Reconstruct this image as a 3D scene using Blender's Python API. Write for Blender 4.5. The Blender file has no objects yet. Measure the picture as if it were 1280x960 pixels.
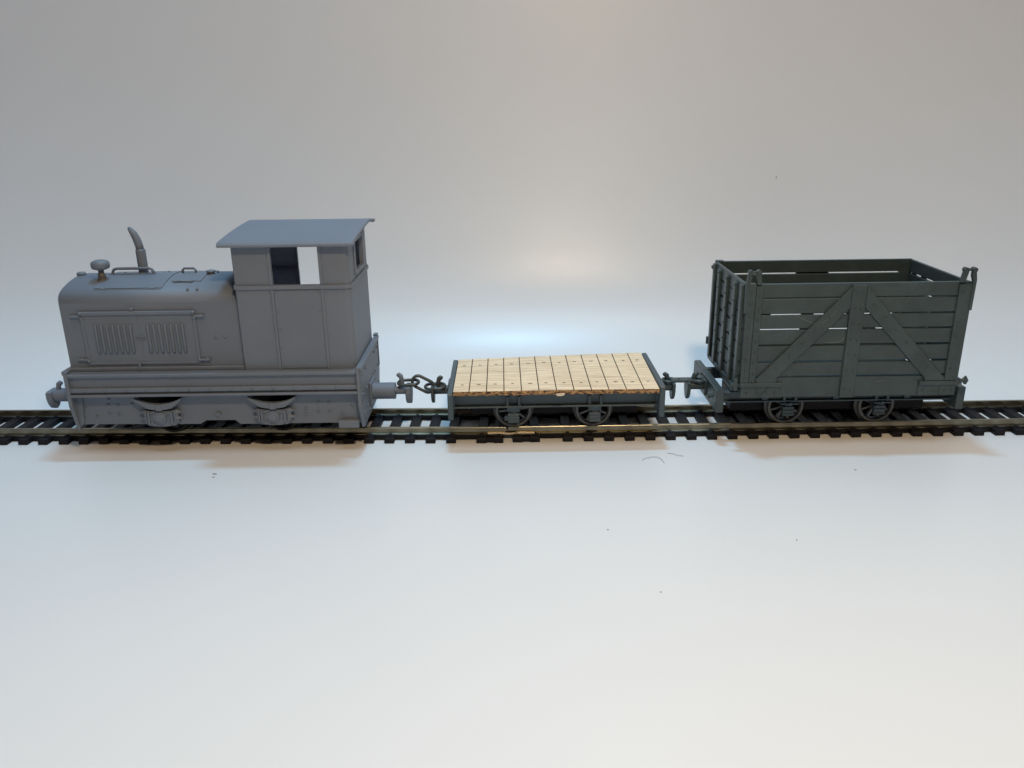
import bpy, bmesh, math, random
from mathutils import Vector, Matrix
random.seed(7)
S = bpy.context.scene
K = 0.01                      # one Blender unit is 100 mm; all numbers below are millimetres
COL = S.collection
R = math.radians

# ------------------------------------------------------------------ camera
cam = bpy.data.objects.new('camera', bpy.data.cameras.new('camera')); COL.objects.link(cam)
cam.data.sensor_width = 36; cam.data.lens = 1020.265 / 1280 * 36
cam.data.clip_start = 0.01; cam.data.clip_end = 200
th, ro = R(18.98), R(-0.705)
fwd = Vector((0, math.cos(th), -math.sin(th))); up = Vector((0, math.sin(th), math.cos(th))); rt = Vector((1, 0, 0))
rx = rt * math.cos(ro) + up * math.sin(ro); ux = -rt * math.sin(ro) + up * math.cos(ro)
m = Matrix((rx, ux, -fwd)).transposed().to_4x4(); m.translation = Vector((0, -260.101, 105.387)) * K
cam.matrix_world = m
S.camera = cam

# ------------------------------------------------------------------ light
w = bpy.data.worlds.new('World'); S.world = w; w.use_nodes = True
w.node_tree.nodes['Background'].inputs[0].default_value = (1.0, 0.65, 0.45, 1)
w.node_tree.nodes['Background'].inputs[1].default_value = 0.12
def lamp(name, loc, aim, shape, sx, sy, power, col, spread=180):
    d = bpy.data.lights.new(name, 'AREA'); d.shape = shape; d.size = sx * K; d.size_y = sy * K
    d.energy = power; d.color = col; d.spread = R(spread)
    o = bpy.data.objects.new(name, d); COL.objects.link(o)
    o.location = Vector(loc) * K
    o.rotation_euler = (Vector(aim) - Vector(loc)).to_track_quat('-Z', 'Y').to_euler()
    return o
lamp('overhead_lamp', (0, 84, 700), (0, 0, 0), 'ELLIPSE', 90, 36, 190, (0.30, 0.68, 1.0))
lamp('rear_fill', (-110, 97, 260), (-110, 88, 0), 'RECTANGLE', 420, 40, 7.5, (0.30, 0.62, 1.0))  # added blue fill, brightens the floor behind and the tops of the train
lamp('room_fill', (100, -300, 1500), (0, 0, 0), 'ELLIPSE', 700, 500, 540, (0.72, 0.865, 0.99))  # added broad fill from high up, balances the floor and wall tones
lamp('front_lamp', (50, -230, 300), (50, -180, 0), 'ELLIPSE', 46, 32, 62, (1.0, 0.75, 0.48))
S.view_settings.view_transform = 'Standard'; S.view_settings.look = 'None'
S.view_settings.exposure = 0.08; S.view_settings.gamma = 1
S.render.engine = 'CYCLES'; S.cycles.max_bounces = 8; S.cycles.diffuse_bounces = 5
S.cycles.caustics_reflective = False; S.cycles.caustics_refractive = False

# ------------------------------------------------------------------ materials
def mat(name, col, rough=0.5, metal=0.0, spec=0.5, noise=0.0, nscale=20, bump=0.0, bscale=200, lines=0.0, col2=None, stretch=None):
    M = bpy.data.materials.new(name); M.use_nodes = True
    nt = M.node_tree; b = nt.nodes['Principled BSDF']
    b.inputs['Base Color'].default_value = (*col, 1); b.inputs['Roughness'].default_value = rough
    b.inputs['Metallic'].default_value = metal; b.inputs['Specular IOR Level'].default_value = spec
    tc = nt.nodes.new('ShaderNodeTexCoord')
    vec = tc.outputs['Object']
    if stretch:
        mp = nt.nodes.new('ShaderNodeMapping'); mp.inputs['Scale'].default_value = stretch
        nt.links.new(vec, mp.inputs[0]); vec = mp.outputs[0]
    if noise or col2:
        n = nt.nodes.new('ShaderNodeTexNoise'); n.inputs['Scale'].default_value = nscale; n.inputs['Detail'].default_value = 5
        n.inputs['Roughness'].default_value = 0.65
        nt.links.new(vec, n.inputs['Vector'])
        r = nt.nodes.new('ShaderNodeValToRGB')
        c2 = col2 or tuple(c * (1 - noise) for c in col); c1 = col if col2 else tuple(min(1, c * (1 + noise)) for c in col)
        r.color_ramp.elements[0].position = .3; r.color_ramp.elements[1].position = .7
        r.color_ramp.elements[0].color = (*c2, 1); r.color_ramp.elements[1].color = (*c1, 1)
        nt.links.new(n.outputs[0], r.inputs[0]); nt.links.new(r.outputs[0], b.inputs['Base Color'])
        mr = nt.nodes.new('ShaderNodeMapRange'); mr.inputs[3].default_value = max(0.02, rough - .08); mr.inputs[4].default_value = rough + .1
        nt.links.new(n.outputs[0], mr.inputs[0]); nt.links.new(mr.outputs[0], b.inputs['Roughness'])
    last = None
    if bump:
        n2 = nt.nodes.new('ShaderNodeTexNoise'); n2.inputs['Scale'].default_value = bscale; n2.inputs['Detail'].default_value = 3
        nt.links.new(vec, n2.inputs['Vector'])
        bp = nt.nodes.new('ShaderNodeBump'); bp.inputs['Strength'].default_value = bump; bp.inputs['Distance'].default_value = 0.002
        nt.links.new(n2.outputs[0], bp.inputs['Height']); last = bp
    if lines:                                            # layer lines left by the printer
        wv = nt.nodes.new('ShaderNodeTexWave'); wv.bands_direction = 'Z'; wv.inputs['Scale'].default_value = 150; wv.inputs['Distortion'].default_value = .6
        nt.links.new(vec, wv.inputs['Vector'])
        bl = nt.nodes.new('ShaderNodeBump'); bl.inputs['Strength'].default_value = lines; bl.inputs['Distance'].default_value = 0.0006
        nt.links.new(wv.outputs[0], bl.inputs['Height'])
        if last: nt.links.new(last.outputs[0], bl.inputs['Normal'])
        last = bl
    if last: nt.links.new(last.outputs[0], b.inputs['Normal'])
    return M
RESIN = mat('grey_resin', (0.150, 0.176, 0.215), 0.55, noise=.07, nscale=4, bump=.25, bscale=160, lines=.25)
def thin_resin():
    """the cab is printed so thin that a little light comes through its walls"""
    M = RESIN.copy(); M.name = 'thin_grey_resin'; nt = M.node_tree
    tr_ = nt.nodes.new('ShaderNodeBsdfTranslucent'); tr_.inputs[0].default_value = (.15, .15, .17, 1)
    ad = nt.nodes.new('ShaderNodeAddShader'); out = [n for n in nt.nodes if n.type == 'OUTPUT_MATERIAL'][0]
    nt.links.new(nt.nodes['Principled BSDF'].outputs[0], ad.inputs[0]); nt.links.new(tr_.outputs[0], ad.inputs[1])
    nt.links.new(ad.outputs[0], out.inputs[0]); return M
THIN = thin_resin()
BROWN = mat('brown_stem', (0.13, 0.12, 0.105), 0.5, metal=0.0, noise=.3, nscale=60)
GREEN = mat('dark_grey_green_plastic', (0.042, 0.063, 0.067), 0.40, noise=.20, nscale=13, bump=.2, bscale=220)
BLUEG = mat('dark_blue_grey_plastic', (0.052, 0.078, 0.092), 0.42, noise=.12, nscale=8, bump=.2, bscale=220)
WHEEL = mat('dark_wheel', (0.11, 0.115, 0.115), 0.38, metal=.3, noise=.15, nscale=20)
BLACK = mat('black_sleeper_plastic', (0.007, 0.007, 0.010), 0.5, spec=.22, noise=.3, nscale=30, bump=.5, bscale=260)
NICKEL = mat('nickel_silver_rail', (0.30, 0.28, 0.21), 0.32, metal=1, noise=.22, nscale=14, bump=.15, bscale=40)
BRASS = mat('brass_joiner', (0.52, 0.45, 0.34), 0.42, metal=1, noise=.1, nscale=20)
DARKCH = mat('dark_chain_plastic', (0.050, 0.058, 0.055), 0.35, noise=.15, nscale=30)
EDGE = mat('burnt_plywood_edge', (0.46, 0.27, 0.12), 0.8, col2=(0.05, 0.022, 0.012), nscale=120, bump=1, bscale=150, stretch=(.6, 1, 1.3))
for nd in EDGE.node_tree.nodes:
    if nd.type == 'VALTORGB': nd.color_ramp.elements[0].position = .40; nd.color_ramp.elements[1].position = .58
CHIP = mat('pale_wood_chip', (0.72, 0.62, 0.48), 0.8)
SOOT = mat('laser_burnt_line', (0.10, 0.055, 0.03), 0.9)
DUST = mat('dark_dust', (0.30, 0.30, 0.31), 0.9)
SCR = mat('pale_scratch', (0.14, 0.16, 0.155), 0.5)
UNDER = mat('shaded_wheel_black', (0.012, 0.012, 0.014), 0.6, spec=.3)  # near-black colour stands in for shade on the locomotive wheels
FIB = mat('grey_fibre', (0.50, 0.51, 0.53), 0.8)

def wood_mat():
    M = bpy.data.materials.new('pale_plywood'); M.use_nodes = True
    nt = M.node_tree; b = nt.nodes['Principled BSDF']; b.inputs['Roughness'].default_value = .65
    b.inputs['Specular IOR Level'].default_value = .25
    tc = nt.nodes.new('ShaderNodeTexCoord')
    def streak(sc, stretch, pos, ca, cb):
        mp = nt.nodes.new('ShaderNodeMapping'); mp.inputs['Scale'].default_value = stretch
        nt.links.new(tc.outputs['Object'], mp.inputs[0])
        n = nt.nodes.new('ShaderNodeTexNoise'); n.inputs['Scale'].default_value = sc; n.inputs['Detail'].default_value = 6; n.inputs['Roughness'].default_value = .7
        nt.links.new(mp.outputs[0], n.inputs['Vector'])
        r = nt.nodes.new('ShaderNodeValToRGB'); r.color_ramp.elements[0].position, r.color_ramp.elements[1].position = pos
        r.color_ramp.elements[0].color = (*ca, 1); r.color_ramp.elements[1].color = (*cb, 1)
        nt.links.new(n.outputs[0], r.inputs[0]); return r, n
    a, na = streak(40, (0.10, 2.6, 1), (.30, .54), (0.54, 0.38, 0.23), (0.93, 0.725, 0.49))
    c, nb = streak(90, (0.14, 2.6, 1), (.34, .50), (0.50, 0.38, 0.26), (1, 1, 1))
    mx = nt.nodes.new('ShaderNodeMixRGB'); mx.blend_type = 'MULTIPLY'; mx.inputs[0].default_value = .55
    nt.links.new(a.outputs[0], mx.inputs[1]); nt.links.new(c.outputs[0], mx.inputs[2])
    nt.links.new(mx.outputs[0], b.inputs['Base Color'])
    bp = nt.nodes.new('ShaderNodeBump'); bp.inputs['Strength'].default_value = .5; bp.inputs['Distance'].default_value = .002
    nt.links.new(nb.outputs[0], bp.inputs['Height']); nt.links.new(bp.outputs[0], b.inputs['Normal'])
    return M
WOOD = wood_mat()

def sheet_mat():
    M = bpy.data.materials.new('white_glossy_sheet'); M.use_nodes = True
    nt = M.node_tree; b = nt.nodes['Principled BSDF']
    tc = nt.nodes.new('ShaderNodeTexCoord')
    n = nt.nodes.new('ShaderNodeTexNoise'); n.inputs['Scale'].default_value = 1.3; n.inputs['Detail'].default_value = 3
    nt.links.new(tc.outputs['Object'], n.inputs['Vector'])
    r = nt.nodes.new('ShaderNodeValToRGB')
    r.color_ramp.elements[0].color = (0.735, 0.735, 0.735, 1); r.color_ramp.elements[1].color = (0.775, 0.775, 0.77, 1)
    nt.links.new(n.outputs[0], r.inputs[0]); nt.links.new(r.outputs[0], b.inputs['Base Color'])
    b.inputs['Roughness'].default_value = .36; b.inputs['Specular IOR Level'].default_value = .44
    b.inputs['Coat Weight'].default_value = .055; b.inputs['Coat Roughness'].default_value = .14
    n2 = nt.nodes.new('ShaderNodeTexNoise'); n2.inputs['Scale'].default_value = 60; n2.inputs['Detail'].default_value = 5
    nt.links.new(tc.outputs['Object'], n2.inputs['Vector'])
    bp = nt.nodes.new('ShaderNodeBump'); bp.inputs['Strength'].default_value = .45; bp.inputs['Distance'].default_value = .003
    nt.links.new(n2.outputs[0], bp.inputs['Height']); nt.links.new(bp.outputs[0], b.inputs['Coat Normal'])
    return M
SHEET = sheet_mat()

# ------------------------------------------------------------------ mesh helper
class MB:
    def __init__(s): s.bm = bmesh.new(); s.mats = []; s.cur = 0
    def use(s, m):
        if m not in s.mats: s.mats.append(m)
        s.cur = s.mats.index(m); return s
    def _take(s, t, smooth=False, M=None):
        if M is not None: bmesh.ops.transform(t, matrix=M, verts=t.verts)
        me = bpy.data.meshes.new('t'); 
        for f in t.faces: f.smooth = smooth; f.material_index = s.cur
        t.to_mesh(me); t.free(); s.bm.from_mesh(me); bpy.data.meshes.remove(me); return s
    def box(s, x0, x1, y0, y1, z0, z1, bev=0.12, M=None):
        t = bmesh.new(); bmesh.ops.create_cube(t, size=1)
        for v in t.verts: v.co = Vector(((x0+x1)/2 + v.co.x*(x1-x0), (y0+y1)/2 + v.co.y*(y1-y0), (z0+z1)/2 + v.co.z*(z1-z0)))
        if bev:
            bev = min(bev, .3*min(abs(x1-x0), abs(y1-y0), abs(z1-z0)))
            bmesh.ops.bevel(t, geom=list(t.edges), offset=bev, segments=1, affect='EDGES')
        return s._take(t, False, M)
    def prism(s, pts, ax, a0, a1, bev=0.0, smooth=False):
        """polygon pts in the two axes other than ax, extruded along ax from a0 to a1"""
        t = bmesh.new()
        def P(p, a):
            return Vector((a, p[0], p[1])) if ax == 0 else Vector((p[0], a, p[1])) if ax == 1 else Vector((p[0], p[1], a))
        A = [t.verts.new(P(p, a0)) for p in pts]; B = [t.verts.new(P(p, a1)) for p in pts]
        t.faces.new(A); t.faces.new(B[::-1])
        n = len(pts)
        sides = [t.faces.new((A[i], B[i], B[(i+1) % n], A[(i+1) % n])) for i in range(n)]
        bmesh.ops.recalc_face_normals(t, faces=t.faces)
        if bev:
            caps = [e for e in t.edges if abs((e.verts[0].co - e.verts[1].co)[ax]) < 1e-6]
            bmesh.ops.bevel(t, geom=caps, offset=bev, segments=1, affect='EDGES')
        s._take(t, False)
        return s
    def cyl(s, p0, p1, r0, r1=None, n=24, smooth=True):
        p0, p1 = Vector(p0), Vector(p1); r1 = r0 if r1 is None else r1
        d = p1 - p0; q = d.to_track_quat('Z', 'Y').to_matrix()
        t = bmesh.new(); rings = []
        for p, r in ((p0, r0), (p1, r1)):
            rings.append([t.verts.new(p + q @ Vector((r*math.cos(2*math.pi*i/n), r*math.sin(2*math.pi*i/n), 0))) for i in range(n)])
        for i in range(n): t.faces.new((rings[0][i], rings[0][(i+1) % n], rings[1][(i+1) % n], rings[1][i]))
        # caps on their own vertices so that the rim stays crisp
        for p, r, fl in ((p0, r0, 1), (p1, r1, 0)):
            c = [t.verts.new(p + q @ Vector((r*math.cos(2*math.pi*i/n), r*math.sin(2*math.pi*i/n), 0))) for i in range(n)]
            t.faces.new(c[::-1] if fl else c)
        return s._take(t, smooth)
    def tube(s, pts, rad, n=10, closed=False):
        pts = [Vector(p) for p in pts]; t = bmesh.new(); rings = []; N = len(pts)
        rr = rad if isinstance(rad, (list, tuple)) else [rad]*N
        up0 = None
        for i, p in enumerate(pts):
            a = pts[(i-1) % N] if (closed or i) else pts[i]; b = pts[(i+1) % N] if (closed or i < N-1) else pts[i]
            d = (b - a).normalized()
            if up0 is None: up0 = d.orthogonal().normalized()
            up0 = (up0 - d*up0.dot(d)).normalized(); sd = d.cross(up0)
            rings.append([t.verts.new(p + rr[i]*(up0*math.cos(2*math.pi*k/n) + sd*math.sin(2*math.pi*k/n))) for k in range(n)])
        for i in range(N if closed else N-1):
            A, B = rings[i], rings[(i+1) % N]
            for k in range(n): t.faces.new((A[k], A[(k+1) % n], B[(k+1) % n], B[k]))
        if not closed: t.faces.new(rings[0][::-1]); t.faces.new(rings[-1])
        bmesh.ops.recalc_face_normals(t, faces=t.faces)
        return s._take(t, True)
    def rivet(s, x, y, z, ax=1, sg=-1, r=.38, h=.25):
        """low dome on a face whose outward normal is sg along ax"""
        t = bmesh.new(); bmesh.ops.create_uvsphere(t, u_segments=10, v_segments=6, radius=1)
        sc = [r*1.1, r*1.1, r*1.1]; sc[ax] = h*1.25
        for v in t.verts: v.co = Vector((x + v.co.x*sc[0], y + v.co.y*sc[1], z + v.co.z*sc[2]))
        return s._take(t, True)
    def lathe(s, prof, c, ax=2, n=32, M=None):
        """prof: (radius, height) pairs about an axis through c"""
        t = bmesh.new(); rings = []
        for r, h in prof:
            ring = []
            for i in range(n):
                a = 2*math.pi*i/n; u, v = max(r, 1e-3)*math.cos(a), max(r, 1e-3)*math.sin(a)
                ring.append(t.verts.new(Vector((u, v, h)) if ax == 2 else Vector((u, h, v)) if ax == 1 else Vector((h, u, v))))
            rings.append(ring)
        for A, B in zip(rings, rings[1:]):
            for i in range(n): t.faces.new((A[i], A[(i+1) % n], B[(i+1) % n], B[i]))
        bmesh.ops.recalc_face_normals(t, faces=t.faces)
        for v in t.verts: v.co += Vector(c)
        return s._take(t, True, M)
    def _mesh(s, bm, name, m):
        me = bpy.data.meshes.new(name); bm.to_mesh(me)
        for q in (s.mats or [m]): me.materials.append(q)
        o = bpy.data.objects.new(name, me); COL.objects.link(o); return o
    def build(s, name, m, parent=None, label=None, loc=None, tol=0.8):
        """pieces that stand apart by more than tol become objects of their own with the same name"""
        bm = s.bm; bm.verts.index_update(); bm.verts.ensure_lookup_table(); seen = [-1]*len(bm.verts); isl = []
        for v in bm.verts:
            if seen[v.index] >= 0: continue
            st = [v]; seen[v.index] = len(isl); mem = []
            while st:
                u = st.pop(); mem.append(u.index)
                for e in u.link_edges:
                    o = e.other_vert(u)
                    if seen[o.index] < 0: seen[o.index] = len(isl); st.append(o)
            cs = [bm.verts[k].co for k in mem]
            isl.append(([min(c[a] for c in cs) for a in range(3)], [max(c[a] for c in cs) for a in range(3)]))
        grp = list(range(len(isl)))
        def find(a):
            while grp[a] != a: a = grp[a]
            return a
        for a in range(len(isl)):
            for c in range(a+1, len(isl)):
                if all(isl[a][0][k] - tol <= isl[c][1][k] and isl[c][0][k] - tol <= isl[a][1][k] for k in range(3)): grp[find(c)] = find(a)
        roots = sorted({find(a) for a in range(len(isl))})
        bmesh.ops.scale(bm, vec=(K, K, K), verts=bm.verts)
        first = None
        for r in roots:
            if len(roots) == 1: t = bm
            else:
                t = bm.copy(); t.verts.index_update(); t.verts.ensure_lookup_table()
                bmesh.ops.delete(t, geom=[v for v in t.verts if find(seen[v.index]) != r], context='VERTS')
            o = s._mesh(t, name, m)
            if parent: o.parent = parent
            if loc: o.location = Vector(loc) * K
            if label: o['label'] = label
            first = first or o
            if t is not bm: t.free()
        s.bm.free(); return first
    def into(s, o, mi=0):
        """surface detail such as rivets belongs to the mesh it sits on"""
        bmesh.ops.scale(s.bm, vec=(K, K, K), verts=s.bm.verts)
        for f in s.bm.faces: f.material_index = mi
        s.bm.from_mesh(o.data); s.bm.to_mesh(o.data); s.bm.free()
def tag(o, label=None, cat=None, group=None, kind=None):
    if label: o['label'] = label
    if cat: o['category'] = cat
    if group: o['group'] = group
    if kind: o['kind'] = kind
    return o
def thing(name, loc, rz, label, cat, group=None):
    o = bpy.data.objects.new(name, None); COL.objects.link(o); o.empty_display_size = .1
    o.location = Vector(loc) * K; o.rotation_euler.z = R(rz)
    return tag(o, label, cat, group)
def dup(o, parent, loc=(0, 0, 0), rz=0):
    c = o.copy(); COL.objects.link(c); c.parent = parent
    c.location = Vector(loc) * K; c.rotation_euler = (0, 0, R(rz))
    for ch in [x for x in S.objects if x.parent == o]:
        g = ch.copy(); COL.objects.link(g); g.parent = c
    return c

# ------------------------------------------------------------------ the sheet: floor that sweeps up into a wall
def backdrop():
    b = MB(); t = bmesh.new()
    prof = [(-700, 0), (-300, 0), (-100, 0), (0, 0)]
    # the sheet bends up from y = 31: tight at first, then ever straighter, as a bent sheet does
    y, z, arc_ = 31.0, 0.0, 0.0
    key = [(0, 0), (73, 66.5), (110, 76), (155, 84), (215, 89), (700, 90)]
    def tilt(a):
        for (a0, t0), (a1, t1) in zip(key, key[1:]):
            if a <= a1: return t0 + (t1-t0)*(a-a0)/(a1-a0)
        return 90
    sm = lambda a: sum(tilt(max(0, a + d)) for d in range(-12, 13, 4))/7
    prof.append((y, z)); st = 3.0
    while z < 560:
        y += st*math.cos(R(sm(arc_ + st/2))); z += st*math.sin(R(sm(arc_ + st/2))); arc_ += st; prof.append((y, z))
        if arc_ > 240: st = 40
    global SHEET_PROFILE
    SHEET_PROFILE = prof
    xs = [-480 + 20*i for i in range(49)]
    V = [[t.verts.new(Vector((x, y, z))) for x in xs] for y, z in prof]
    for i in range(len(prof)-1):
        for j in range(len(xs)-1):
            t.faces.new((V[i][j], V[i][j+1], V[i+1][j+1], V[i+1][j]))
    b._take(t, True)
    o = b.build('backdrop', SHEET)
    tag(o, 'smooth white glossy sheet under the track, sweeping up behind the train', 'backdrop', kind='structure')
backdrop()
def WALL_Y(z):
    for (y0, z0), (y1, z1) in zip(SHEET_PROFILE, SHEET_PROFILE[1:]):
        if z0 < z <= z1: return y0 + (y1-y0)*(z-z0)/(z1-z0) - .1
    return 100

# ------------------------------------------------------------------ tracks
RZ = 4.0
def rail_prof(yc):
    p = [(-1.35, 1.8), (1.35, 1.8), (1.35, 2.05), (.42, 2.4), (.32, 3.2), (.55, 3.35), (.55, 3.85), (.42, RZ), (-.42, RZ), (-.55, 3.85), (-.55, 3.35), (-.32, 3.2), (-.42, 2.4), (-1.35, 2.05)]
    return [(yc + a, z) for a, z in p]
def make_sleeper():
    b = MB(); b.box(-1.6, 1.6, -13.4, 13.4, 0, 1.8, .15)
    for yc in (-8.8, 8.8):
        for s in (-1, 1):
            b.prism([(yc + s*1.0, 1.78), (yc + s*1.0, 2.3), (yc + s*1.45, 2.35), (yc + s*1.9, 2.1), (yc + s*2.1, 1.78)], 0, -.55, .55, .08)
        b.box(-1.2, 1.2, yc-2.4, yc+2.4, 1.75, 1.95, .05)
    return b
def track(root, x0, x1, centres, links, rail0, rail1):
    first = None
    for u in centres:
        if first is None:
            first = make_sleeper().build('sleeper', BLACK, root); s_ = first
        else:
            s_ = first.copy(); COL.objects.link(s_); s_.parent = root
        s_.location = (u*K, random.uniform(-.1, .1)*K, 0); s_.rotation_euler.z = R(random.uniform(-.3, .3))
    for yc in (-8.8, 8.8):
        MB().prism(rail_prof(yc), 0, rail0, rail1).build('rail', NICKEL, root)
    wb = MB()
    for yc in (-8.8, 8.8): wb.box(x0, x1, yc-1.7, yc+1.5, .3, 1.72, .05)
    for a, c in links:
        for yy in (-12.2, 12.2): wb.box(a, c, yy-.9, yy+.9, .2, 1.4, .08)
    wb.build('sleeper_web', BLACK, root)
tl = thing('railway_track', (-3, 0, 0), -1.263, 'left length of model track with black plastic sleepers, under the grey locomotive', 'model track', 'lengths of model railway track')
cl = [-150.35+1.6 - 6.778*k - 3*0 for k in range(1, 9)][::-1] + [-150.35+1.6 + 6.778*k for k in range(0, 20)]
# u is measured from the world origin along the track; the empty sits at x = -3
U = lambda l: [c + 3 for c in l]
track(tl, -210, .2, U(cl + [-9.9, -4.4]), [(-9.9+3, -4.4+3)], -210+3, -1.85+3)
tr = thing('railway_track', (-3, 0.35, 0), 0.363, 'right length of model track with black plastic sleepers, under the two wagons', 'model track', 'lengths of model railway track')
cr = [111.4+1.6 - 6.778*k for k in range(0, 15)] + [111.4+1.6 + 6.778*k for k in range(1, 16)]
cr = sorted(cr)[0:]
track(tr, 3.3, 218, U([1.6, 7.3] + [c for c in cr if c > 10]), [(4.6, 10.3)], -1.5+3, 218)
jb = MB()
for yc in (-8.8, 8.8):
    for s in (-1, 1): jb.box(-8.4+3, 7.2+3, yc+s*1.75-.3, yc+s*1.75+.3, 1.75, 2.45, .1); jb.box(-8.4+3, 7.2+3, yc+s*1.1-.45, yc+s*1.1+.45, 2.28, 2.5, .05)
    jo = jb.build('rail_joiner', BRASS, tr); jb = MB()

# ------------------------------------------------------------------ shared coupler
def coupler(root, name, x_plate, sgn, z, shaft_x0, m, shaft=1.4, post_h=3.6, thick_=1.1):
    """sgn: +1 the coupler points to +x. x_plate: distance of the blade's inner face from the vehicle's centre"""
    X = lambda a: sgn*a
    b = MB()
    pts = [(-3.0, z+1.6), (-2.2, z+1.9), (2.2, z+1.9), (3.0, z+1.6), (3.1, z-.5), (2.6, z-2.4), (1.5, z-4.0), (0, z-4.7), (-1.5, z-4.0), (-2.6, z-2.4), (-3.1, z-.5)]
    a0, a1 = sorted((X(x_plate), X(x_plate+thick_)))
    b.prism(pts, 0, a0, a1, .25)
    o = b.build(name, m, root)
    b = MB(); b.cyl((X(shaft_x0), 0, z), (X(x_plate+.1), 0, z), shaft, n=18)
    b.build('shaft', m, o)
    # post standing on the end of the shaft, its head bent back over the link
    h = MB()
    xb = x_plate - 1.3
    path = [(X(xb), 0, z+.8), (X(xb), 0, z+1.6), (X(xb-.1), 0, z+post_h-1.0), (X(xb-.35), 0, z+post_h-.2), (X(xb-.9), 0, z+post_h+.25), (X(xb-1.6), 0, z+post_h+.1)]
    h.tube(path, [.95, .85, .75, .85, .85, .45], n=12)
    h.build('hook', m, o)
    return o

# ------------------------------------------------------------------ locomotive
def arc(cx, cy, r, a0, a1, n=5):
    return [(cx + r*math.cos(R(a0 + (a1-a0)*i/n)), cy + r*math.sin(R(a0 + (a1-a0)*i/n))) for i in range(n+1)]
def thick(b, path, t, z0, z1, closed=False):
    """wall of thickness t to the left of a plan path that runs anticlockwise"""
    n = len(path); P = [Vector(p) for p in path]; ins = []
    for i in range(n):
        a = P[i-1] if (closed or i) else None; c = P[(i+1) % n] if (closed or i < n-1) else None
        ns = []
        for u, v in ((a, P[i]), (P[i], c)):
            if u is None or v is None: continue
            d = (v-u).normalized(); ns.append(Vector((-d.y, d.x)))
        q = sum(ns, Vector((0, 0))).normalized(); ins.append(P[i] + q*t/max(.5, q.dot(ns[0])))
    tb = bmesh.new()
    g = lambda p, z: tb.verts.new((p[0], p[1], z))
    O0 = [g(p, z0) for p in P]; O1 = [g(p, z1) for p in P]; I0 = [g(p, z0) for p in ins]; I1 = [g(p, z1) for p in ins]
    for i in range(n if closed else n-1):
        j = (i+1) % n
        tb.faces.new((O0[i], O0[j], O1[j], O1[i])); tb.faces.new((I0[j], I0[i], I1[i], I1[j]))
        tb.faces.new((O1[i], O1[j], I1[j], I1[i])); tb.faces.new((O0[j], O0[i], I0[i], I0[j]))
    if not closed:
        tb.faces.new((O0[0], O1[0], I1[0], I0[0])); tb.faces.new((O0[-1], I0[-1], I1[-1], O1[-1]))
    b._take(tb, False)

LOC = thing('diesel_locomotive', (-92, -.43, 0), .236, 'unpainted grey resin model diesel shunting locomotive with tall cab, leftmost vehicle on the track', 'model locomotive')
m = RESIN
HP = [(-15, 49.0), (-14.85, 50.4), (-14.3, 51.5), (-13.2, 52.4), (-11.5, 53.1), (-9, 53.8), (-6, 54.4), (-3, 54.8), (0, 54.95)]
HPF = HP + [(-y, z) for y, z in HP[-2::-1]]
def hz(y):
    y = -abs(y)
    for (a, za), (c, zc) in zip(HP, HP[1:]):
        if a <= y <= c: return za + (zc-za)*(y-a)/(c-a)
    return 49
def hood():
    tb = bmesh.new()
    sects = [(-46.6, .35), (-46.2, 0), (8.3, 0)]
    P = [(-15, 27.4)] + HPF + [(15, 27.4)]
    rings = []
    for x, ins in sects:
        ring = []
        for y, z in P:
            yy = y*(1 - ins/15) ; zz = z if z < 28 else z - ins*(z-27)/28
            ring.append(tb.verts.new((x, yy, zz)))
        rings.append(ring)
    n = len(P)
    for A, B in zip(rings, rings[1:]):
        for i in range(n-1):
            f = tb.faces.new((A[i], A[i+1], B[i+1], B[i])) 
    tb.faces.new(rings[0]); tb.faces.new(rings[-1])
    bmesh.ops.recalc_face_normals(tb, faces=tb.faces)
    me = bpy.data.meshes.new('hood')
    for f in tb.faces: f.smooth = len(f.verts) == 4 and f.calc_center_median().z > 40
    bmesh.ops.scale(tb, vec=(K, K, K), verts=tb.verts)
    tb.to_mesh(me); tb.free(); me.materials.append(m)
    o = bpy.data.objects.new('hood', me); COL.objects.link(o); o.parent = LOC
    return o
H = hood()
MB().box(-46.9, 8.2, -15.9, 15.9, 27.35, 28.6, .2).build('hood_plinth', m, LOC)
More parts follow.
